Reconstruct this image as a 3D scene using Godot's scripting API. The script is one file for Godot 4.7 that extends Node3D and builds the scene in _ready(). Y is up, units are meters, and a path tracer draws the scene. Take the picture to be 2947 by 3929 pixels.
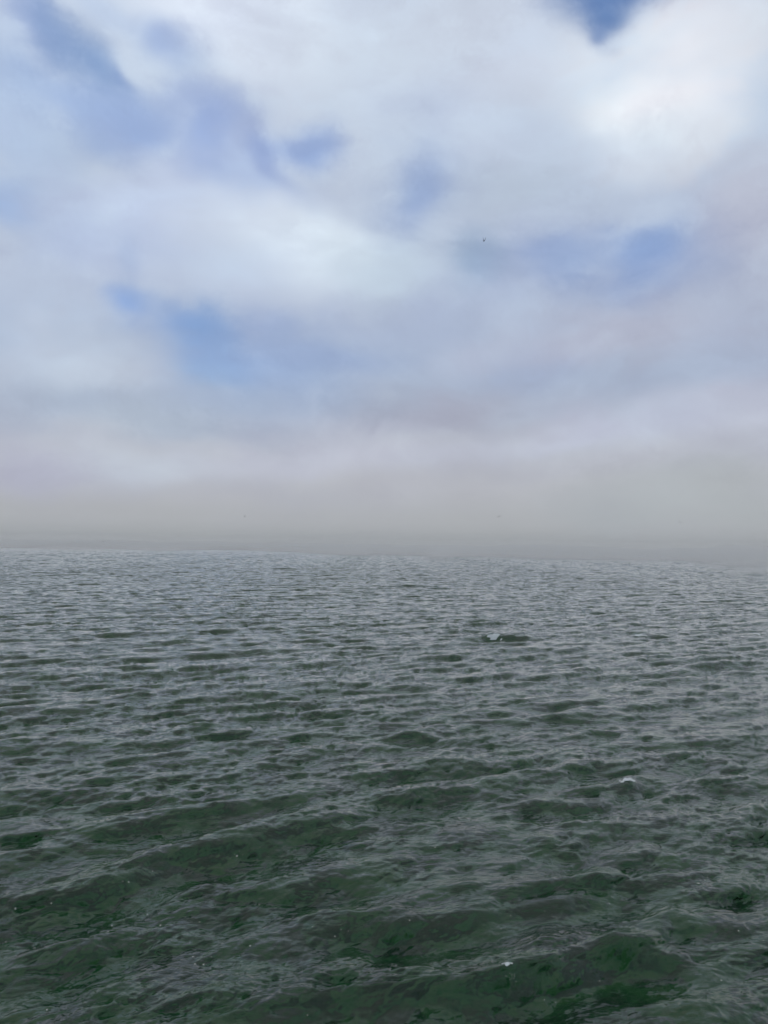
extends Node3D
# A grey-green sea under a broken overcast, running into a bank of sea fog, seen from a pier about five metres up.

const EYE := 5.5
const TILE := 46.0        # metres of sea in the large tile of waves
const N := 512
const SMALL := 6.1        # metres in the tile of short waves
const M := 256
const RIPPLE := 3.7       # metres in the tile of ripples
const R := 512
const TRAVEL := 1.12      # the way the waves run: mostly towards the pier, a little to the right (angle in x, z)
const CHOP := 0.5
const LEAN := 1.15          # how far crests lean forward, per metre of height

# thin and thick places of the cloud layer: bearing, height, half widths (degrees), turn, colour, strength
const CLOUDS := [
	[24.4, 32.5, 3.23, 2.13, 0, 218, 223, 233, 0.8],
	[-11.7, 34.7, 5.12, 2.67, 10, 232, 241, 253, 0.9],
	[-9.9, 33.5, 4.14, 2.00, 0, 218, 229, 247, 0.7],
	[-2.7, 32.2, 6.01, 2.87, 0, 202, 213, 229, 0.7],
	[7.3, 34.3, 5.93, 2.98, 0, 200, 209, 224, 0.7],
	[18.3, 29.7, 4.14, 2.48, 10, 235, 242, 249, 0.9],
	[20.8, 29.1, 3.09, 2.33, 0, 238, 239, 246, 0.8],
	[19.9, 27.2, 3.43, 1.35, 0, 221, 229, 238, 0.7],
	[14.1, 26.9, 5.30, 1.67, 0, 190, 203, 222, 0.6],
	[5.6, 28.4, 5.59, 2.23, 0, 192, 204, 224, 0.6],
	[10.1, 31.1, 3.08, 1.05, 0, 208, 217, 232, 0.5],
	[7.8, 24.6, 5.86, 1.47, 0, 180, 194, 212, 0.6],
	[25.8, 22.0, 2.56, 3.05, 0, 186, 189, 205, 0.7],
	[23.9, 17.0, 3.50, 2.37, 0, 174, 182, 203, 0.6],
	[-26.7, 30.1, 1.70, 1.45, 0, 182, 198, 224, 0.7],
	[-26.5, 26.8, 2.55, 2.82, 0, 172, 194, 226, 0.644],
	[-26.8, 22.0, 1.26, 1.10, 0, 150, 177, 220, 0.736],
	[-23.4, 21.5, 2.67, 2.55, 0, 176, 194, 224, 0.552],
	[-20.5, 33.3, 1.87, 0.72, 20, 184, 201, 228, 0.6],
	[-25.9, 32.4, 1.73, 0.93, 35, 150, 170, 212, 0.644],
	[-23.6, 31.5, 2.24, 1.02, 38, 125, 153, 199, 0.782],
	[-21.0, 30.6, 2.04, 0.90, 40, 117, 147, 194, 0.828],
	[-19.7, 30.2, 0.82, 0.36, 40, 112, 140, 192, 0.552],
	[-16.9, 32.3, 1.46, 1.04, 10, 146, 168, 212, 0.736],
	[-15.4, 31.4, 1.32, 1.53, 0, 165, 182, 214, 0.46],
	[-21.8, 28.4, 3.97, 1.17, 10, 158, 182, 220, 0.69],
	[-18.7, 28.3, 3.81, 1.32, 0, 152, 175, 217, 0.69],
	[-17.6, 27.5, 1.77, 0.81, 0, 145, 168, 213, 0.644],
	[-15.2, 29.7, 1.65, 0.92, 0, 158, 176, 215, 0.552],
	[-13.4, 29.3, 1.67, 0.80, 30, 156, 174, 213, 0.552],
	[-12.9, 27.4, 1.28, 1.33, 25, 137, 161, 211, 0.828],
	[-10.9, 26.4, 4.08, 1.70, 20, 156, 176, 216, 0.644],
	[-8.6, 26.8, 1.55, 0.85, 40, 140, 158, 202, 0.782],
	[-5.5, 28.0, 1.47, 0.84, -10, 146, 170, 215, 0.828],
	[-7.0, 27.6, 2.09, 0.68, -10, 148, 170, 213, 0.552],
	[-16.5, 23.6, 5.50, 2.30, 0, 196, 210, 235, 0.8],
	[-19.4, 20.0, 4.06, 2.07, 0, 180, 194, 224, 0.6],
	[-6.1, 21.3, 5.89, 2.62, 0, 218, 230, 244, 0.95],
	[-5.1, 22.1, 3.13, 1.37, 0, 222, 234, 247, 0.6],
	[0.1, 20.6, 4.20, 2.19, 0, 190, 206, 222, 0.7],
	[-11.6, 19.3, 3.03, 1.86, 0, 190, 205, 228, 0.5],
	[1.8, 25.4, 1.48, 1.70, 0, 134, 156, 200, 0.874],
	[1.6, 25.6, 2.81, 2.63, 0, 160, 178, 212, 0.506],
	[7.2, 20.3, 1.45, 1.06, 0, 143, 170, 199, 0.828],
	[9.5, 19.7, 3.74, 1.25, 0, 160, 176, 206, 0.552],
	[13.3, 20.6, 1.99, 1.03, 0, 146, 168, 208, 0.736],
	[18.7, 20.2, 1.73, 1.43, 0, 124, 155, 207, 0.874],
	[19.0, 19.9, 3.75, 2.09, 0, 150, 172, 212, 0.552],
	[-18.8, 16.4, 1.13, 0.74, 10, 131, 161, 213, 0.828],
	[-19.1, 19.2, 0.63, 1.20, 0, 160, 178, 212, 0.46],
	[-15.5, 15.9, 2.92, 0.82, 15, 150, 174, 214, 0.644],
	[-13.6, 15.5, 1.52, 0.76, 10, 130, 160, 211, 0.828],
	[-12.1, 13.9, 2.50, 1.56, 35, 131, 167, 214, 0.874],
	[-13.3, 12.1, 1.91, 0.85, 0, 143, 174, 214, 0.782],
	[-9.4, 12.7, 4.41, 1.48, 10, 146, 171, 211, 0.644],
	[-6.0, 14.3, 5.17, 1.38, 0, 148, 169, 208, 0.736],
	[-11.1, 10.0, 6.36, 1.50, 0, 160, 178, 206, 0.69],
	[-21.6, 12.6, 4.22, 1.87, 0, 199, 211, 228, 0.8],
	[-25.1, 9.7, 3.14, 1.84, 0, 180, 194, 215, 0.6],
	[-21.6, 9.9, 3.01, 1.14, 0, 164, 177, 199, 0.6],
	[-18.3, 8.5, 3.44, 1.04, 0, 178, 191, 207, 0.6],
	[-14.6, 8.1, 3.90, 0.86, 0, 165, 178, 200, 0.5],
	[-18.7, 5.3, 7.15, 1.11, 0, 191, 199, 215, 0.8],
	[-5.0, 6.3, 6.53, 1.03, -4, 194, 198, 213, 0.8],
	[-24.0, 5.2, 2.31, 1.07, 0, 177, 178, 198, 0.6],
	[-3.2, 8.8, 4.15, 1.36, -20, 184, 189, 206, 0.6],
	[11.4, 13.4, 2.51, 1.24, 0, 160, 174, 208, 0.736],
	[5.1, 12.5, 5.17, 1.07, -15, 164, 177, 200, 0.7],
	[16.6, 12.3, 6.70, 1.09, 0, 167, 180, 203, 0.7],
	[15.8, 14.9, 5.48, 1.08, 0, 184, 188, 206, 0.6],
	[7.3, 14.9, 3.08, 1.31, -25, 183, 193, 214, 0.7],
	[1.6, 16.9, 4.19, 1.30, 0, 170, 184, 212, 0.6],
	[3.8, 10.3, 3.28, 1.08, -10, 171, 175, 193, 0.75],
	[25.8, 9.1, 3.37, 1.35, 0, 191, 196, 213, 0.85],
	[18.2, 9.2, 4.38, 1.16, -6, 187, 194, 213, 0.75],
	[13.3, 8.0, 4.59, 0.80, -10, 188, 193, 212, 0.75],
	[7.2, 7.1, 5.45, 0.75, -8, 188, 193, 208, 0.6],
	[24.3, 6.3, 4.59, 0.94, -6, 177, 181, 195, 0.6],
	[10.9, 5.9, 6.67, 0.88, -4, 177, 180, 192, 0.6],
	[-7.9, 3.7, 10.18, 0.82, 0, 176, 179, 190, 0.5],
	[20.5, 3.5, 7.26, 1.61, 0, 172, 180, 184, 0.6],
	[16.6, 35.4, 2.77, 0.98, 0, 84, 120, 176, 0.92],
	[16.4, 34.0, 1.11, 0.77, 0, 92, 127, 180, 0.874],
	[15.8, 33.2, 0.52, 0.39, 0, 118, 144, 190, 0.736],
]
# steep wave crests that stand out of the chop: x, z, bearing of the crest, half length, wavelength, height
const CRESTS := [
	[1.30, -10.35, 20, 3.30, 1.8, 0.22],
	[-3.10, -14.00, 42, 3.40, 2.2, 0.16],
	[3.84, -10.83, -18, 0.97, 1.3, 0.11],
	[-4.11, -10.95, 34, 1.25, 1.6, 0.08],
	[-2.91, -14.68, 47, 2.11, 1.8, 0.09],
	[1.05, -17.62, 24, 1.41, 1.9, 0.13],
	[5.77, -18.40, 25, 1.01, 1.6, 0.12],
	[7.95, -18.25, 14, 1.57, 2, 0.12],
	[3.19, -19.03, 21, 0.70, 1.7, 0.1],
	[0.67, -22.62, 33, 1.03, 1.7, 0.12],
	[-8.83, -27.79, 34, 1.18, 2, 0.13],
	[-4.28, -26.77, 17, 1.62, 2.2, 0.11],
	[0.98, -28.75, 24, 1.83, 2.4, 0.13],
	[5.44, -25.13, 19, 2.16, 2.4, 0.11],
	[7.20, -47.00, 24, 1.80, 2.2, 0.22],
	[16.78, -49.22, 22, 1.50, 2.2, 0.13],
	[15.45, -36.57, 34, 3.07, 2.6, 0.15],
	[-22.04, -175.58, 24, 6.00, 3.5, 0.25],
	[2.49, -106.43, 20, 4.00, 3, 0.22],
	[-5.33, -23.66, 28, 0.60, 1.7, 0.1],
	[3.22, -14.17, 19, 0.63, 1.6, 0.09],
	[4.65, -15.68, 31, 1.27, 1.6, 0.09],
	[-0.82, -11.86, 34, 0.58, 1.5, 0.07],
	[4.26, -11.91, 18, 0.76, 1.4, 0.08],
]

var rng := RandomNumberGenerator.new()
var water_tile: PackedVector3Array
var small_tile: PackedVector3Array
var sea_points: PackedVector3Array
var sea_normals: PackedVector3Array
var radii: PackedFloat32Array
var bearings: PackedFloat32Array
var bits: Array[Transform3D] = []


func _ready() -> void:
	rng.seed = 11
	var camera := Camera3D.new()
	camera.name = "camera"
	camera.fov = 67.3
	camera.near = 0.1
	camera.far = 6000.0
	camera.position = Vector3(0, EYE, 0)
	camera.rotation_degrees = Vector3(2.55, 0, 0.7)
	add_child(camera)

	var environment := Environment.new()
	environment.background_mode = Environment.BG_SKY
	environment.sky = Sky.new()
	var panorama := PanoramaSkyMaterial.new()
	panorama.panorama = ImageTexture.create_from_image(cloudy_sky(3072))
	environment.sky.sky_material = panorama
	environment.tonemap_mode = Environment.TONE_MAPPER_LINEAR
	environment.tonemap_exposure = 1.0
	environment.sdfgi_enabled = true
	environment.ssao_enabled = true
	environment.ssil_enabled = true
	environment.fog_enabled = true
	environment.fog_density = 0.0004
	environment.fog_light_color = Color(1.0, 0.99, 0.97)
	environment.volumetric_fog_enabled = true
	environment.volumetric_fog_density = 0.0
	var world := WorldEnvironment.new()
	world.name = "world_environment"
	world.environment = environment
	add_child(world)

	var sun := DirectionalLight3D.new()
	sun.name = "sun"
	sun.light_color = Color(1.0, 0.995, 0.93)
	sun.light_energy = 0.17
	sun.light_angular_distance = 165.0
	sun.shadow_enabled = true
	sun.rotation_degrees = Vector3(-62, 160, 0)
	add_child(sun)

	water_tile = wave_tile(N, TILE, 0.0, TAU / 0.45, 0.027, 3.6)
	small_tile = wave_tile(M, SMALL, TAU / 0.45, TAU / 0.06, 0.036, 1.8)
	seabed()
	sea()
	fog_bank()
	whitecaps()
	foam_flecks()
	birds()


# ---------------------------------------------------------------- sky

func cloudy_sky(width: int) -> Image:
	var height := width / 2
	var noise := FastNoiseLite.new()
	noise.seed = 5
	noise.noise_type = FastNoiseLite.TYPE_SIMPLEX_SMOOTH
	noise.frequency = 0.9
	noise.fractal_octaves = 5
	noise.fractal_gain = 0.48
	var bend := FastNoiseLite.new()
	bend.seed = 21
	bend.noise_type = FastNoiseLite.TYPE_SIMPLEX_SMOOTH
	bend.frequency = 4.2
	bend.fractal_octaves = 4
	bend.fractal_gain = 0.5
	var wisp := FastNoiseLite.new()
	wisp.seed = 33
	wisp.noise_type = FastNoiseLite.TYPE_SIMPLEX_SMOOTH
	wisp.frequency = 5.0
	wisp.fractal_octaves = 5
	wisp.fractal_gain = 0.55
	wisp.domain_warp_enabled = true
	wisp.domain_warp_amplitude = 0.12
	wisp.domain_warp_frequency = 3.0
	var rows := height / 2
	var puff := FastNoiseLite.new()
	puff.seed = 61
	puff.noise_type = FastNoiseLite.TYPE_SIMPLEX_SMOOTH
	puff.frequency = 2.8
	puff.fractal_octaves = 4
	puff.fractal_gain = 0.5
	var vapour := PackedFloat32Array()
	vapour.resize(width * rows)
	var sky := PackedVector3Array()
	sky.resize(width * rows)
	var warp := PackedVector3Array()
	warp.resize(width * rows)
	for j in rows:
		var el := (0.5 - (j + 0.5) / height) * PI
		var up := sin(el)
		var flat := cos(el)
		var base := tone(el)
		for i in width:
			var az := ((i + 0.5) / width - 0.5) * TAU
			var d := Vector3(sin(az) * flat, up, -cos(az) * flat)
			var at := Vector2(d.x, d.z) / (up + 0.32)
			var cover := noise.get_noise_2d(at.x, at.y)
			var wx := bend.get_noise_3d(d.x, d.y * 1.6, d.z)
			var wy := bend.get_noise_3d(d.x + 7.3, d.y * 1.6, d.z)
			warp[j * width + i] = Vector3(wx, wy, cover)
			vapour[j * width + i] = 0.75 * wisp.get_noise_3d(d.x, el * 1.9, d.z) + 0.55 * (0.24 - absf(puff.get_noise_3d(d.x, el * 1.5, d.z)))
			# open air shows through where the layer is thin, white tops where it is thick
			var framed := smoothstep(48.0, 30.0, absf(rad_to_deg(az))) * smoothstep(52.0, 38.0, rad_to_deg(el))
			var strength := lerpf(1.0, 0.16, framed) * smoothstep(0.02, 0.2, el)
			var c := base
			if cover < 0.0:
				c = c.lerp(Vector3(0.30, 0.43, 0.66), clampf((-cover - 0.08) * 1.4 * strength, 0.0, 0.8))
			else:
				c = c.lerp(Vector3(0.83, 0.86, 0.92), clampf(cover * 1.3 * strength, 0.0, 0.8))
			sky[j * width + i] = c
	for b in CLOUDS:
		var az0: float = b[0]
		var el0: float = b[1]
		var sx: float = b[2]
		var sy: float = b[3]
		var turn: float = deg_to_rad(b[4])
		var want := linear_of(b[5], b[6], b[7])
		var weight: float = b[8]
		var reach := maxf(sx, sy) * 2.6 + 3.0
		var soft := minf(2.2, 0.4 * minf(sx, sy) + 0.6)
		var j0 := maxi(0, int((90.0 - el0 - reach) / 180.0 * height))
		var j1 := mini(rows - 1, int((90.0 - el0 + reach) / 180.0 * height))
		var i0 := int((az0 - reach + 180.0) / 360.0 * width)
		var i1 := int((az0 + reach + 180.0) / 360.0 * width)
		var ct := cos(turn)
		var st := sin(turn)
		for j in range(j0, j1 + 1):
			for i in range(i0, i1 + 1):
				var k := j * width + i
				var w := warp[k]
				var x := (i + 0.5) / width * 360.0 - 180.0 - az0 + w.x * soft * 1.6
				var y := -(90.0 - (j + 0.5) / height * 180.0 - el0) + w.y * soft * 1.6
				var u := (x * ct + y * st) / sx
				var v := (-x * st + y * ct) / sy
				var q := (u * u + v * v) * exp(1.1 * vapour[k]) + 0.4 * vapour[k]
				q = maxf(q, 0.0)
				if q < 6.5:
					sky[k] = sky[k].lerp(want, weight * exp(-0.42 * pow(q, 1.35)) * smoothstep(6.5, 4.0, q))
	var texels := PackedFloat32Array()
	texels.resize(width * height * 3)
	for j in height:
		var el := (0.5 - (j + 0.5) / height) * PI
		for i in width:
			var c := Vector3(0.37, 0.39, 0.41)
			if j < rows:
				c = sky[j * width + i]
				# fine unevenness of the vapour, drawn out along the horizon
				var w := warp[j * width + i]
				var v := vapour[j * width + i] * smoothstep(0.0, 0.12, el)
				var g := 1.0 + 0.04 * w.y + 0.22 * v
				c = Vector3(c.x * (g - 0.03 * v), c.y * g, c.z * (g + 0.02 * w.x - 0.03 * v))
			var k := (j * width + (i + width / 2) % width) * 3
			texels[k] = c.x
			texels[k + 1] = c.y
			texels[k + 2] = c.z
	return Image.create_from_data(width, height, false, Image.FORMAT_RGBF, texels.to_byte_array())


func linear_of(r: float, g: float, b: float) -> Vector3:
	var c := Color(r / 255.0, g / 255.0, b / 255.0).srgb_to_linear()
	return Vector3(c.r, c.g, c.b)


func tone(el: float) -> Vector3:
	# the mean colour of the cloud layer by height (degrees)
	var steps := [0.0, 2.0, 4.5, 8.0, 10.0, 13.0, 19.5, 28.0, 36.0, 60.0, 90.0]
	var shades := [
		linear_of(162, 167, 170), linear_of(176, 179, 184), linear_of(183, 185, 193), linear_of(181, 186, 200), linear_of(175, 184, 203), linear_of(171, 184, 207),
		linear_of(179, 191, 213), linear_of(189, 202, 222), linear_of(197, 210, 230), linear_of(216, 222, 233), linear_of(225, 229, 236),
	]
	var e := rad_to_deg(el)
	for k in range(1, steps.size()):
		if e < steps[k]:
			return shades[k - 1].lerp(shades[k], smoothstep(0.0, 1.0, (e - steps[k - 1]) / (steps[k] - steps[k - 1])))
	return shades[-1]


# ---------------------------------------------------------------- waves

func fft(re: PackedFloat64Array, im: PackedFloat64Array, n: int) -> void:
	# inverse transform of n x n numbers in place: every row, then every column
	var bits := 0
	while 1 << bits < n:
		bits += 1
	var rev := PackedInt32Array()
	rev.resize(n)
	for i in n:
		var r := 0
		for b in bits:
			if i >> b & 1:
				r |= 1 << (bits - 1 - b)
		rev[i] = r
	var cosines := PackedFloat64Array()
	var sines := PackedFloat64Array()
	for i in n / 2:
		cosines.append(cos(TAU * i / n))
		sines.append(sin(TAU * i / n))
	var ar := PackedFloat64Array()
	var ai := PackedFloat64Array()
	ar.resize(n)
	ai.resize(n)
	for pass_ in 2:
		var step := 1 if pass_ == 0 else n
		var line := n if pass_ == 0 else 1
		for l in n:
			var at := l * line
			for i in n:
				var s := at + rev[i] * step
				ar[i] = re[s]
				ai[i] = im[s]
			var half := 1
			while half < n:
				var jump := n / (2 * half)
				for start in range(0, n, 2 * half):
					var tw := 0
					for p in range(start, start + half):
						var q := p + half
						var c := cosines[tw]
						var s := sines[tw]
						var xr := ar[q] * c - ai[q] * s
						var xi := ar[q] * s + ai[q] * c
						ar[q] = ar[p] - xr
						ai[q] = ai[p] - xi
						ar[p] += xr
						ai[p] += xi
						tw += jump
				half *= 2
			for i in n:
				re[at + i * step] = ar[i]
				im[at + i * step] = ai[i]


func spectrum(n: int, side: float, low: float, high: float, level: float, focus: float, swell := 0.0) -> Array:
	# random wave amplitudes h(k) with h(-k) = conj h(k); a wind sea with its peak near 4.2 m and some longer swell
	var hr := PackedFloat64Array()
	var hi := PackedFloat64Array()
	hr.resize(n * n)
	hi.resize(n * n)
	var dk := TAU / side
	var peak := TAU / 2.1
	for b in n:
		var kz := dk * (b if b < n / 2 else b - n)
		for a in n:
			var kx := dk * (a if a < n / 2 else a - n)
			var k := sqrt(kx * kx + kz * kz)
			var gr := rng.randfn()
			var gi := rng.randfn()
			if k <= low or k > high or k < 1e-6 or a == n / 2 or b == n / 2:
				continue
			var c := absf((kx * cos(TRAVEL) + kz * sin(TRAVEL)) / k)
			var narrow := focus * pow(minf(1.0, peak / k), 0.4) + 0.3
			var spread := pow(c, 2.0 * narrow) * (0.6 + 0.55 * narrow) + 0.1
			var amount := level * exp(-1.1 * pow(peak / k, 2.0)) / pow(k, 4.0) * pow(minf(1.0, 1.5 * peak / k), 0.1) * spread / PI
			amount += swell * exp(-pow((k - TAU / 5.6) / 0.22, 2.0)) * pow(c, 24.0)
			var amp := sqrt(amount) * dk * 0.5
			var s := b * n + a
			var t := (n - b) % n * n + (n - a) % n
			hr[s] += amp * gr
			hi[s] += amp * gi
			hr[t] += amp * gr
			hi[t] -= amp * gi
	return [hr, hi]


func wave_tile(n: int, side: float, low: float, high: float, level: float, focus: float) -> PackedVector3Array:
	var h := spectrum(n, side, low, high, level, focus, 0.0018)
	var hr: PackedFloat64Array = h[0]
	var hi: PackedFloat64Array = h[1]
	var ar := PackedFloat64Array()
	var ai := PackedFloat64Array()
	var zr := PackedFloat64Array()
	var zi := PackedFloat64Array()
	for p in [ar, ai, zr, zi]:
		p.resize(n * n)
	ar.resize(n * n)
	ai.resize(n * n)
	zr.resize(n * n)
	zi.resize(n * n)
	for b in n:
		var kz := float(b if b < n / 2 else b - n)
		for a in n:
			var kx := float(a if a < n / 2 else a - n)
			var k := sqrt(kx * kx + kz * kz)
			if k == 0.0:
				continue
			var s := b * n + a
			# height + i * (i kx/k h) packed into one transform; the z shift in the other
			ar[s] = hr[s] - kx / k * hr[s]
			ai[s] = hi[s] - kx / k * hi[s]
			zr[s] = -kz / k * hi[s]
			zi[s] = kz / k * hr[s]
	fft(ar, ai, n)
	fft(zr, zi, n)
	# undo the packing: i * (i kx/k h) transforms to i * shift, so height is the real part and the shift the imaginary part
	var out := PackedVector3Array()
	out.resize(n * n)
	for s in n * n:
		out[s] = Vector3(ai[s], ar[s], zr[s])
	return out


func tile_at(tile: PackedVector3Array, n: int, u: float, v: float) -> Vector3:
	var a := floori(u)
	var b := floori(v)
	var fu := u - a
	var fv := v - b
	a = posmod(a, n)
	b = posmod(b, n)
	var a1 := (a + 1) % n
	var r0 := b * n
	var r1 := (b + 1) % n * n
	var low := tile[r0 + a].lerp(tile[r0 + a1], fu)
	return low.lerp(tile[r1 + a].lerp(tile[r1 + a1], fu), fv)


func ripple_texture() -> ImageTexture:
	var h := spectrum(R, RIPPLE, TAU / 0.5, TAU / 0.022, 0.012, 0.7)
	var hr: PackedFloat64Array = h[0]
	var hi: PackedFloat64Array = h[1]
	var ar := PackedFloat64Array()
	var ai := PackedFloat64Array()
	ar.resize(R * R)
	ai.resize(R * R)
	var dk := TAU / RIPPLE
	for b in R:
		var kz := dk * (b if b < R / 2 else b - R)
		for a in R:
			var kx := dk * (a if a < R / 2 else a - R)
			var s := b * R + a
			# slope in x is i kx h, slope in z is i kz h; both real, so pack them as real and imaginary part
			ar[s] = -kx * hi[s] - kz * hr[s]
			ai[s] = kx * hr[s] - kz * hi[s]
	fft(ar, ai, R)
	var im := Image.create_empty(R, R, false, Image.FORMAT_RGB8)
	for b in R:
		for a in R:
			var s := b * R + a
			# u runs with x and v with z, so the green channel (up the picture) is the slope with z turned round
			var nrm := Vector3(-ar[s], ai[s], 1.0).normalized()
			im.set_pixel(a, b, Color(nrm.x * 0.5 + 0.5, nrm.y * 0.5 + 0.5, nrm.z * 0.5 + 0.5))
	return ImageTexture.create_from_image(im)


func sea() -> void:
	radii = PackedFloat32Array()
	var r := 0.7
	while r < 2600.0:
		radii.append(r)
		var step := r * r / 5200.0
		if r < 7.2:
			step = 0.14
		elif r < 60.0:
			step = clampf(step, 0.016, 0.24)
		elif r < 150.0:
			step = 0.3
		elif r < 800.0:
			step = 0.3 + (r - 150.0) * 0.0026
		else:
			step = r * 0.06
		r += step
	bearings = PackedFloat32Array()
	var a := -180.0
	while a < 180.0:
		bearings.append(deg_to_rad(a))
		var m := absf(a + 0.01)
		a += 0.1 if m < 31.0 else 0.3 if m < 48.0 else 1.5 if m < 70.0 else 5.0
	var rows := radii.size()
	var cols := bearings.size()
	sea_points.resize(rows * cols)
	var k1 := N / TILE
	var lean_x := cos(TRAVEL)
	var gusts := FastNoiseLite.new()
	gusts.seed = 4
	gusts.frequency = 0.035
	gusts.fractal_octaves = 3
	var lean_z := sin(TRAVEL)
	var k2 := M / SMALL
	for j in rows:
		var rr := radii[j]
		var fine := smoothstep(130.0, 50.0, rr)
		var calm := smoothstep(2400.0, 900.0, rr) * (1.0 + 0.6 * smoothstep(130.0, 450.0, rr))
		for i in cols:
			var az := bearings[i]
			var x := sin(az) * rr
			var z := -cos(az) * rr
			var d := tile_at(water_tile, N, (x + 3.0) * k1, (z + 9.0) * k1)
			if fine > 0.0:
				# the short waves lie turned, so that the two tiles never repeat together
				var e := tile_at(small_tile, M, (x * 0.956 - z * 0.292) * k2, (x * 0.292 + z * 0.956) * k2)
				var gust := 0.95 + 0.9 * gusts.get_noise_2d(x, z * 1.6)
				d += gust * Vector3(e.x * 0.956 + e.z * 0.292, e.y, -e.x * 0.292 + e.z * 0.956) * fine
			var ahead := LEAN * d.y
			sea_points[j * cols + i] = Vector3(x + (lean_x * ahead - CHOP * d.x) * calm, d.y * calm, z + (lean_z * ahead - CHOP * d.z) * calm)
	for c in CRESTS:
		raise_crest(c)
	# normals from the neighbours
	sea_normals.resize(rows * cols)
	var uv := PackedVector2Array()
	uv.resize(rows * cols)
	for j in rows:
		var ja := maxi(j - 1, 0) * cols
		var jb := mini(j + 1, rows - 1) * cols
		for i in cols:
			var ia := i - 1 if i > 0 else cols - 1
			var ib := i + 1 if i < cols - 1 else 0
			var s := j * cols + i
			sea_normals[s] = (sea_points[jb + i] - sea_points[ja + i]).cross(sea_points[j * cols + ia] - sea_points[j * cols + ib]).normalized()
			if sea_normals[s].y < 0.0:
				sea_normals[s] = -sea_normals[s]
			var p := sea_points[s]
			uv[s] = Vector2(p.x, p.z) / RIPPLE
	var index := PackedInt32Array()
	index.resize((rows - 1) * cols * 6 + cols * 3)
	var w := 0
	for j in rows - 1:
		for i in cols:
			var ib := i + 1 if i < cols - 1 else 0
			var p := j * cols + i
			var q := j * cols + ib
			index[w] = p
			index[w + 1] = p + cols
			index[w + 2] = q
			index[w + 3] = q
			index[w + 4] = p + cols
			index[w + 5] = q + cols
			w += 6
	sea_points.append(Vector3.ZERO)
	sea_normals.append(Vector3.UP)
	uv.append(Vector2.ZERO)
	for i in cols:
		index[w] = rows * cols
		index[w + 1] = i
		index[w + 2] = i + 1 if i < cols - 1 else 0
		w += 3
	var arrays := []
	arrays.resize(Mesh.ARRAY_MAX)
	arrays[Mesh.ARRAY_VERTEX] = sea_points
	arrays[Mesh.ARRAY_NORMAL] = sea_normals
	arrays[Mesh.ARRAY_TEX_UV] = uv
	arrays[Mesh.ARRAY_INDEX] = index
	var mesh := ArrayMesh.new()
	mesh.add_surface_from_arrays(Mesh.PRIMITIVE_TRIANGLES, arrays)
	var water := StandardMaterial3D.new()
	water.resource_name = "sea water"
	water.transparency = BaseMaterial3D.TRANSPARENCY_ALPHA
	water.albedo_color = Color(0.93, 1.0, 0.95, 0.0)
	water.refraction_enabled = true
	water.refraction_scale = 0.034
	water.roughness = 0.03
	water.metallic_specular = 0.5
	water.normal_enabled = true
	water.normal_texture = ripple_texture()
	water.normal_scale = 0.6
	mesh.surface_set_material(0, water)
	var o := MeshInstance3D.new()
	o.name = "water"
	o.mesh = mesh
	o.set_meta("kind", "structure")
	o.set_meta("label", "grey-green choppy sea running out into the fog")
	add_child(o)
	print("sea %d x %d = %d triangles" % [rows, cols, index.size() / 3])


func seabed() -> void:
	# silt, olive weed and darker clumps of weed under shallow water, shelving away from the pier
	var mottle := FastNoiseLite.new()
	mottle.seed = 8
	mottle.noise_type = FastNoiseLite.TYPE_SIMPLEX_SMOOTH
	mottle.frequency = 0.007
	mottle.fractal_octaves = 4
	mottle.fractal_gain = 0.48
	mottle.domain_warp_enabled = true
	mottle.domain_warp_amplitude = 25.0
	var ramp := Gradient.new()
	ramp.offsets = PackedFloat32Array([0.0, 0.34, 0.46, 0.6, 0.8, 1.0])
	ramp.colors = PackedColorArray([srgb(0.004, 0.019, 0.010), srgb(0.006, 0.026, 0.012), srgb(0.008, 0.040, 0.016), srgb(0.012, 0.058, 0.020), srgb(0.018, 0.064, 0.021), srgb(0.028, 0.062, 0.022)])
	var print_ := NoiseTexture2D.new()
	print_.width = 1024
	print_.height = 1024
	print_.seamless = true
	print_.noise = mottle
	print_.color_ramp = ramp
	var st := SurfaceTool.new()
	st.begin(Mesh.PRIMITIVE_TRIANGLES)
	var rings := [0.0, 3.0, 5.0, 7.0, 9.0, 11.0, 13.0, 16.0, 20.0, 26.0, 34.0, 46.0, 70.0, 120.0, 260.0, 700.0, 2700.0]
	var lump := FastNoiseLite.new()
	lump.seed = 3
	lump.frequency = 0.12
	for j in rings.size():
		for i in 97:
			var a := TAU * i / 96.0
			var p := Vector3(sin(a) * rings[j], 0, -cos(a) * rings[j])
			p.y = -1.25 - 0.018 * minf(rings[j], 120.0) + 0.35 * lump.get_noise_2d(p.x, p.z)
			st.set_uv(Vector2(p.x, p.z) / 9.0)
			st.add_vertex(p)
	for j in rings.size() - 1:
		for i in 96:
			var p := j * 97 + i
			for k in [p, p + 97, p + 1, p + 1, p + 97, p + 98]:
				st.add_index(k)
	st.generate_normals()
	var silt := StandardMaterial3D.new()
	silt.resource_name = "silt and weed"
	silt.albedo_texture = print_
	silt.roughness = 1.0
	silt.metallic_specular = 0.0
	var o := MeshInstance3D.new()
	o.name = "seabed"
	o.mesh = st.commit()
	o.material_override = silt
	o.set_meta("kind", "structure")
	add_child(o)


func srgb(r: float, g: float, b: float) -> Color:
	return Color(r, g, b).linear_to_srgb()


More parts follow.
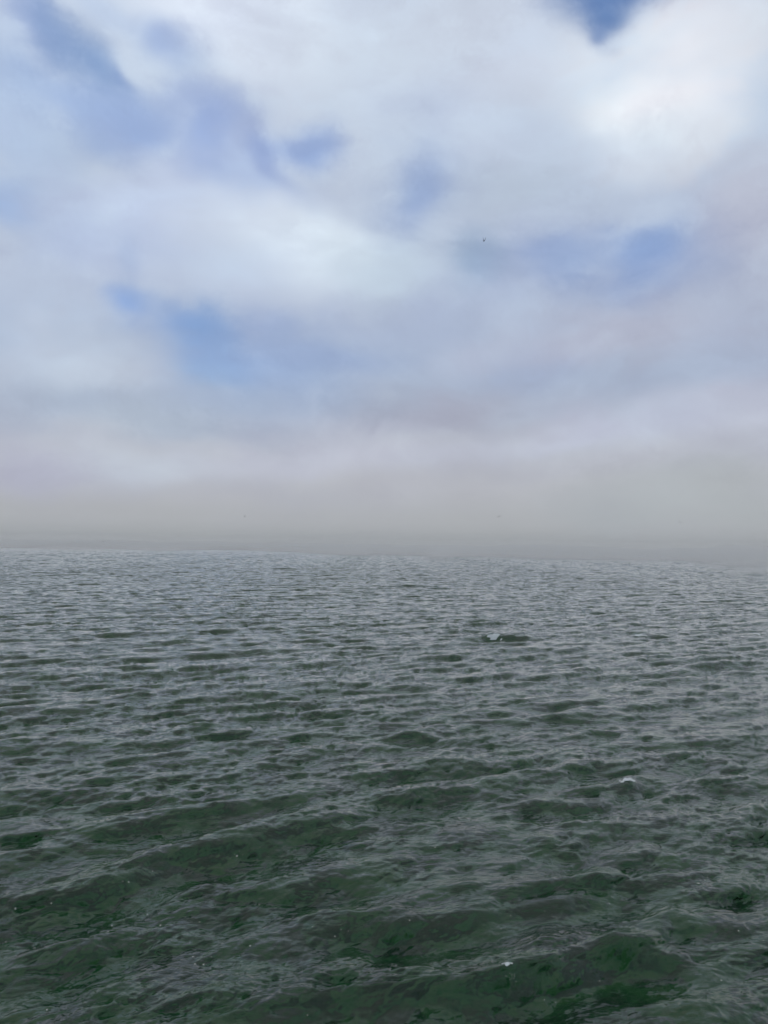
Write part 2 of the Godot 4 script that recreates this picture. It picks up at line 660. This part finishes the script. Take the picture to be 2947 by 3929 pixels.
func raise_crest(c: Array) -> void:
	# one steep wave: a short group of crests, pulled sharp by a shift towards the crest
	var cols := bearings.size()
	var centre := Vector2(c[0], c[1])
	var turn := deg_to_rad(c[2])
	var along := Vector2(cos(turn), -sin(turn))
	var across := Vector2(sin(turn), cos(turn))
	var length: float = c[3]
	var wave: float = c[4]
	var tall: float = c[5] * 0.9
	var reach := length * 2.2 + wave * 2.0
	var mid := centre.length()
	var bearing := atan2(centre.x, -centre.y)
	var spread := reach / mid + 0.02
	for j in range(radii.bsearch(mid - reach), mini(radii.bsearch(mid + reach), radii.size())):
		for i in range(maxi(bearings.bsearch(bearing - spread), 0), mini(bearings.bsearch(bearing + spread), cols)):
			var p := sea_points[j * cols + i]
			var d := Vector2(p.x, p.z) - centre
			var s := d.dot(along) / length
			var t := d.dot(across) / wave
			t += 0.10 * sin(s * 2.3 + mid) + 0.05 * sin(s * 6.1 + bearing * 40.0)
			var g := exp(-s * s * 1.1 - t * t * 0.9)
			if g < 0.004:
				continue
			var phase := TAU * t
			var shift := tall * g * (1.0 * cos(phase) - 0.4 * sin(phase))
			sea_points[j * cols + i] = p + Vector3(across.x * shift, tall * g * cos(phase), across.y * shift)


# ---------------------------------------------------------------- fog, foam, birds

func fog_front(bearing: float) -> float:
	# how far off the bank begins, by bearing in degrees
	var at := [-75.0, -30.0, -24.0, -8.0, -3.0, 1.5, 6.0, 10.0, 13.0, 17.0, 21.0, 24.0, 28.0, 75.0]
	var far := [420.0, 540.0, 690.0, 720.0, 480.0, 285.0, 450.0, 430.0, 330.0, 330.0, 400.0, 280.0, 225.0, 225.0]
	for k in range(1, at.size()):
		if bearing < at[k]:
			return lerpf(far[k - 1], far[k], (bearing - at[k - 1]) / (at[k] - at[k - 1]))
	return far[-1]


func fog_bank() -> void:
	# the near side of the bank lies about 430 m off on the left and comes as near as 210 m on the right
	for layer in [["fog_bank", 0.008, 8.5, 1.0, 330.0], ["thin_fog", 0.0003, 22.0, 1.15, 420.0]]:
		var mist := FogMaterial.new()
		mist.resource_name = layer[0]
		mist.albedo = Color(1.0, 0.995, 0.98)
		mist.density = layer[1]
		var deep: float = layer[4]
		for k in 31:
			var b := -66.0 + 4.4 * k + rng.randf_range(-1.8, 1.8)
			var front: float = fog_front(b) * rng.randf_range(0.9, 1.12) * layer[3]
			var fog := FogVolume.new()
			fog.name = layer[0] if k == 0 else "%s_%03d" % [layer[0], k]
			fog.shape = RenderingServer.FOG_VOLUME_SHAPE_ELLIPSOID
			fog.size = Vector3(front * rng.randf_range(0.2, 0.34), layer[2] * 2.0 * rng.randf_range(0.85, 1.15), deep * 2.0)
			fog.material = mist
			var a := deg_to_rad(b)
			fog.position = Vector3(sin(a), 0, -cos(a)) * (front + deep)
			fog.rotation.y = -a
			fog.set_meta("kind", "stuff")
			add_child(fog)


	# loose tongues of fog that drift out in front of the bank and fray its edge on the water
	var drift := FogMaterial.new()
	drift.resource_name = "fog_tongue"
	drift.albedo = Color(1.0, 0.995, 0.98)
	drift.density = 0.007
	for k in 30:
		var b := rng.randf_range(-33.0, 33.0)
		var front := fog_front(b) * rng.randf_range(0.75, 1.1)
		var fog := FogVolume.new()
		fog.name = "fog_tongue" if k == 0 else "fog_tongue_%03d" % k
		fog.shape = RenderingServer.FOG_VOLUME_SHAPE_ELLIPSOID
		fog.size = Vector3(front * rng.randf_range(0.05, 0.13), rng.randf_range(5.0, 11.0), rng.randf_range(110.0, 200.0))
		fog.material = drift
		var a := deg_to_rad(b)
		fog.position = Vector3(sin(a), 0, -cos(a)) * (front + fog.size.z * 0.5)
		fog.rotation.y = -a + rng.randf_range(-0.4, 0.4)
		fog.set_meta("kind", "stuff")
		add_child(fog)


func surface_index(x: float, z: float) -> Vector2i:
	var i := clampi(bearings.bsearch(atan2(x, -z)), 1, bearings.size() - 2)
	var j := clampi(radii.bsearch(sqrt(x * x + z * z)), 1, radii.size() - 2)
	return Vector2i(i, j)


func whitecaps() -> void:
	var white := StandardMaterial3D.new()
	white.resource_name = "broken foam"
	white.albedo_color = Color(0.45, 0.49, 0.49).linear_to_srgb()
	white.roughness = 0.85
	white.metallic_specular = 0.3
	var caps := [
		[5.62, -18.31, 0.24, 0.12, 0.04, "bright white foam tumbling down a dark wave, right of centre in the foreground"],
		[5.03, -18.28, 0.16, 0.05, 0.02, "thin pale lip of foam just left of the bright tumbling foam"],
		[6.68, -47.17, 0.55, 0.34, 0.06, "white breaking crest beside a black wave face, right of centre in mid distance"],
		[16.26, -48.64, 0.55, 0.30, 0.05, "faint white breaking crest at the right in mid distance"],
		[0.62, -22.61, 0.13, 0.05, 0.02, "small pale broken crest on a dark wave near the middle of the sea"],
		[1.24, -10.68, 0.07, 0.035, 0.015, "small glassy broken crest on the long near wave at bottom right of centre"],
		[-5.07, -23.76, 0.11, 0.05, 0.015, "tiny pale foam lip on a wave left of centre"],
		[-24.71, -180.5, 1.6, 1.2, 0.06, "far white crest left of centre below the fog"],
		[4.18, -111.6, 0.7, 0.6, 0.05, "far white tip on a dark wave right of centre below the fog"],
		[-40.2, -84.5, 0.6, 0.5, 0.04, "tiny white crest at the far left edge below the fog"],
		[-32.0, -90.7, 0.5, 0.4, 0.04, "tiny white crest at the far left, nearer the middle than the edge"],
		[-22.4, -76.6, 0.5, 0.4, 0.04, "tiny white crest left of centre, nearest of the far left ones"],
		[23.8, -50.7, 0.45, 0.3, 0.04, "small pale crest at the right edge in mid distance"],
	]
	var ragged := FastNoiseLite.new()
	ragged.seed = 14
	ragged.fractal_octaves = 4
	ragged.fractal_gain = 0.6
	var cols := bearings.size()
	for c in caps:
		# find the top of the wave that stands here
		var at := surface_index(c[0], c[1])
		var reach: float = maxf(0.35, c[2])
		var best := at
		var mid := Vector2(c[0], c[1]).length()
		var span := int(reach / mid / deg_to_rad(0.1)) + 1
		for j in range(radii.bsearch(mid - reach * 1.3), radii.bsearch(mid + reach * 1.3)):
			for i in range(at.x - span, at.x + span):
				if sea_points[j * cols + i].y > sea_points[best.y * cols + best.x].y:
					best = Vector2i(i, j)
		var top := sea_points[best.y * cols + best.x]
		ragged.frequency = 2.6 / c[3]
		var st := SurfaceTool.new()
		st.begin(Mesh.PRIMITIVE_TRIANGLES)
		var wide: float = c[2]
		var deep: float = c[3]
		var tall: float = c[4]
		var di := int(wide * 1.5 / mid / deg_to_rad(0.1)) + 2
		var j0 := radii.bsearch(mid - deep * 2.5 - 0.6)
		var j1 := radii.bsearch(mid + deep * 2.5 + 0.6)
		var lift := func(i: int, j: int) -> float:
			var p := sea_points[j * cols + i] - top
			var s := p.x * 0.95 - p.z * 0.25
			var t := p.z * 0.95 + p.x * 0.25 - 0.25 * deep
			return 1.0 - pow(s / wide, 2.0) - pow(t / deep, 2.0) + 1.5 * ragged.get_noise_2d(p.x, p.z * 1.3)
		var any := 0
		for j in range(maxi(j0, 1), mini(j1, radii.size() - 2)):
			for i in range(maxi(best.x - di, 1), mini(best.x + di, cols - 2)):
				var m := [lift.call(i, j), lift.call(i, j + 1), lift.call(i + 1, j), lift.call(i + 1, j + 1)]
				if m.min() <= 0.0:
					continue
				any += 1
				var q := []
				for k in 4:
					var s: int = (j + k % 2) * cols + i + k / 2
					var p := sea_points[s]
					var bump := 0.6 + 1.2 * ragged.get_noise_3d(p.x * 2.3, p.z * 2.3, 4.0)
					q.append(p - top + sea_normals[s] * (0.006 + tall * clampf(m[k], 0.0, 1.0) * bump))
				for k in [0, 1, 2, 2, 1, 3]:
					st.add_vertex(q[k])
		if any == 0:
			continue
		st.index()
		st.generate_normals()
		var o := MeshInstance3D.new()
		o.name = "whitecap"
		o.mesh = st.commit()
		o.material_override = white
		o.position = top
		add_child(o, true)
		for k in 14:
			# bits of foam thrown off round it
			var near := surface_index(top.x + rng.randfn() * wide * 0.9, top.z + 0.1 * deep + rng.randfn() * deep * 1.1)
			var s := near.y * cols + near.x
			bits.append(Transform3D(Basis.from_scale(Vector3(1.4, 0.5, 1.0) * (0.004 + 0.02 * wide * rng.randf() * rng.randf())), sea_points[s] + Vector3.UP * 0.002))
		o.set_meta("label", c[5])
		o.set_meta("category", "whitecap")
		o.set_meta("group", "whitecaps breaking on the sea")


func foam_flecks() -> void:
	var dot := SphereMesh.new()
	dot.radius = 1.0
	dot.height = 1.0
	dot.radial_segments = 10
	dot.rings = 5
	var white := StandardMaterial3D.new()
	white.albedo_color = Color(0.30, 0.34, 0.30).linear_to_srgb()
	white.roughness = 0.7
	dot.material = white
	var clumps := FastNoiseLite.new()
	clumps.seed = 2
	clumps.frequency = 0.55
	var places: Array[Transform3D] = []
	var cols := bearings.size()
	var tries := 0
	while places.size() < 110 and tries < 9000:
		tries += 1
		var x := rng.randf_range(-5.5, 6.0)
		var z := -rng.randf_range(8.2, 15.0)
		if clumps.get_noise_2d(x, z) < rng.randf_range(0.0, 0.6):
			continue
		var at := surface_index(x, z)
		var s := at.y * cols + at.x
		var size := 0.0045 + 0.0085 * pow(rng.randf(), 2.0)
		var up := sea_normals[s]
		var side := up.cross(Vector3(rng.randf() - 0.5, 0.1, rng.randf() - 0.5)).normalized()
		places.append(Transform3D(Basis(side * size * rng.randf_range(0.8, 1.5), up * size * 0.6, side.cross(up) * size), sea_points[s] + up * size * 0.15))
	places.append_array(bits)
	var many := MultiMesh.new()
	many.transform_format = MultiMesh.TRANSFORM_3D
	many.mesh = dot
	many.instance_count = places.size()
	for k in places.size():
		many.set_instance_transform(k, places[k])
	var o := MultiMeshInstance3D.new()
	o.name = "foam_flecks"
	o.multimesh = many
	o.set_meta("kind", "stuff")
	o.set_meta("label", "scattered white foam flecks floating on the near water")
	o.set_meta("category", "foam")
	add_child(o)


func birds() -> void:
	var grey := StandardMaterial3D.new()
	grey.resource_name = "dark plumage"
	grey.albedo_color = Color(0.055, 0.055, 0.06).linear_to_srgb()
	grey.roughness = 0.9
	var up_wings := bird_mesh(1.1, 0.25)
	var spread := bird_mesh(0.25, 0.1)
	var half := bird_mesh(0.6, -0.3)
	# mesh, place, turn (heading, pitch, bank in degrees), size, label
	var flock := [
		[up_wings, Vector3(7.04, 27.85, -55.23), Vector3(12, 60, 10), 0.62, "small dark bird high up among the clouds, above all the others"],
		[up_wings, Vector3(-58.18, 5.72, -159.73), Vector3(0, 20, 0), 0.6, "tiny dark bird just above the waterline at the far left"],
		[up_wings, Vector3(-26.67, 10.83, -147.51), Vector3(5, 160, 0), 0.6, "tiny dark bird in the fog left of centre, clear of the water"],
		[spread, Vector3(17.76, 10.26, -118.58), Vector3(-22, 70, 20), 0.8, "bird with spread wings in the fog right of centre"],
		[half, Vector3(43.1, 9.48, -111.92), Vector3(30, 75, 10), 0.75, "banking bird farthest right, well above the water"],
		[half, Vector3(17.23, 3.89, -138.93), Vector3(28, 80, 8), 0.75, "middle one of three birds skimming the far waterline right of centre"],
		[half, Vector3(23.1, 3.97, -138.07), Vector3(32, 70, 8), 0.75, "rightmost of three birds skimming the far waterline"],
		[half, Vector3(13.77, 3.05, -149.35), Vector3(25, 85, 5), 0.7, "leftmost and lowest of three birds skimming the far waterline"],
	]
	for b in flock:
		var o := MeshInstance3D.new()
		o.name = "sea_bird"
		o.mesh = b[0]
		o.material_override = grey
		o.position = b[1]
		o.rotation_degrees = b[2]
		o.scale = Vector3.ONE * b[3]
		add_child(o, true)
		o.set_meta("label", b[4])
		o.set_meta("category", "bird")
		o.set_meta("group", "birds flying over the sea")


func bird_mesh(raised: float, bent: float) -> ArrayMesh:
	# a gull-like bird facing +x, one closed skin over a chain of tapered limbs (surface nets)
	var bones := [
		[Vector3(-0.12, 0, 0), Vector3(0.08, 0.005, 0), 0.028, 0.045, 1.0],
		[Vector3(0.08, 0.005, 0), Vector3(0.15, 0.03, 0), 0.042, 0.028, 1.0],
		[Vector3(0.15, 0.03, 0), Vector3(0.17, 0.03, 0), 0.03, 0.022, 1.0],
		[Vector3(0.17, 0.028, 0), Vector3(0.225, 0.018, 0), 0.014, 0.008, 1.0],
		[Vector3(-0.12, 0, 0), Vector3(-0.22, 0.005, 0), 0.03, 0.04, 2.6],
	]
	for s in [-1.0, 1.0]:
		var shoulder := Vector3(0.05, 0.02, 0.02 * s)
		var wrist := shoulder + Vector3(0.05, 0.20 * sin(raised), 0.20 * s * cos(raised))
		var tip := wrist + Vector3(-0.13, 0.26 * sin(raised + bent), 0.26 * s * cos(raised + bent))
		bones.append([shoulder, wrist, 0.062, 0.05, 3.4, raised * s])
		bones.append([wrist, tip, 0.05, 0.014, 3.2, (raised + bent) * s])
	var cell := 0.012
	var low := Vector3(-0.30, -0.16, -0.54)
	var nx := 48
	var ny := 54
	var nz := 90
	var field := PackedFloat32Array()
	field.resize(nx * ny * nz)
	field.fill(1.0)
	for b in bones:
		var p0: Vector3 = b[0]
		var p1: Vector3 = b[1]
		var r0: float = b[2]
		var r1: float = b[3]
		var thin: float = b[4]
		var roll: float = b[5] if b.size() > 5 else 0.0
		var flat_way := Vector3(0, cos(roll), -sin(roll))
		var box := AABB(p0, Vector3.ZERO).expand(p1).grow(maxf(r0, r1) + 0.05)
		var d := p1 - p0
		var dd := d.length_squared()
		var a := ((box.position - low) / cell).floor()
		var z := ((box.end - low) / cell).ceil()
		for k in range(maxi(0, int(a.z)), mini(nz, int(z.z))):
			for j in range(maxi(0, int(a.y)), mini(ny, int(z.y))):
				for i in range(maxi(0, int(a.x)), mini(nx, int(z.x))):
					var p := low + Vector3(i, j, k) * cell
					var t := clampf((p - p0).dot(d) / dd, 0.0, 1.0)
					var off := p - p0 - d * t
					var rad := lerpf(r0, r1, t)
					off += flat_way * off.dot(flat_way) * (thin - 1.0)
					var dist := off.length() - rad
					var s := (k * ny + j) * nx + i
					var old := field[s]
					var h := maxf(0.02 - absf(old - dist), 0.0) / 0.02
					field[s] = minf(old, dist) - h * h * 0.005
	var ids := {}
	var st := SurfaceTool.new()
	st.begin(Mesh.PRIMITIVE_TRIANGLES)
	var corner := [0, 1, nx, nx + 1, nx * ny, nx * ny + 1, nx * ny + nx, nx * ny + nx + 1]
	for k in nz - 1:
		for j in ny - 1:
			for i in nx - 1:
				var s := (k * ny + j) * nx + i
				var inside := 0
				for c in corner:
					if field[s + c] < 0.0:
						inside += 1
				if inside == 0 or inside == 8:
					continue
				var sum := Vector3.ZERO
				var n := 0
				for c in 8:
					for axis in 3:
						var e := c | (1 << axis)
						if e == c:
							continue
						var f0 := field[s + corner[c]]
						var f1 := field[s + corner[e]]
						if (f0 < 0.0) == (f1 < 0.0):
							continue
						var t := f0 / (f0 - f1)
						var pc := Vector3(c & 1, c >> 1 & 1, c >> 2 & 1)
						var pe := Vector3(e & 1, e >> 1 & 1, e >> 2 & 1)
						sum += pc.lerp(pe, t)
						n += 1
				ids[s] = ids.size()
				st.add_vertex(low + (Vector3(i, j, k) + sum / n) * cell)
	var jump := [1, nx, nx * ny]
	for s in ids:
		for axis in 3:
			var e: int = s + jump[axis]
			if e >= field.size() or (field[s] < 0.0) == (field[e] < 0.0):
				continue
			var u: int = jump[(axis + 1) % 3]
			var v: int = jump[(axis + 2) % 3]
			if not (ids.has(s - u) and ids.has(s - v) and ids.has(s - u - v)):
				continue
			var quad := [ids[s - u - v], ids[s - v], ids[s], ids[s - u]]
			if field[s] < 0.0:
				quad.reverse()
			for q in [0, 1, 2, 0, 2, 3]:
				st.add_index(quad[q])
	st.generate_normals()
	return st.commit()
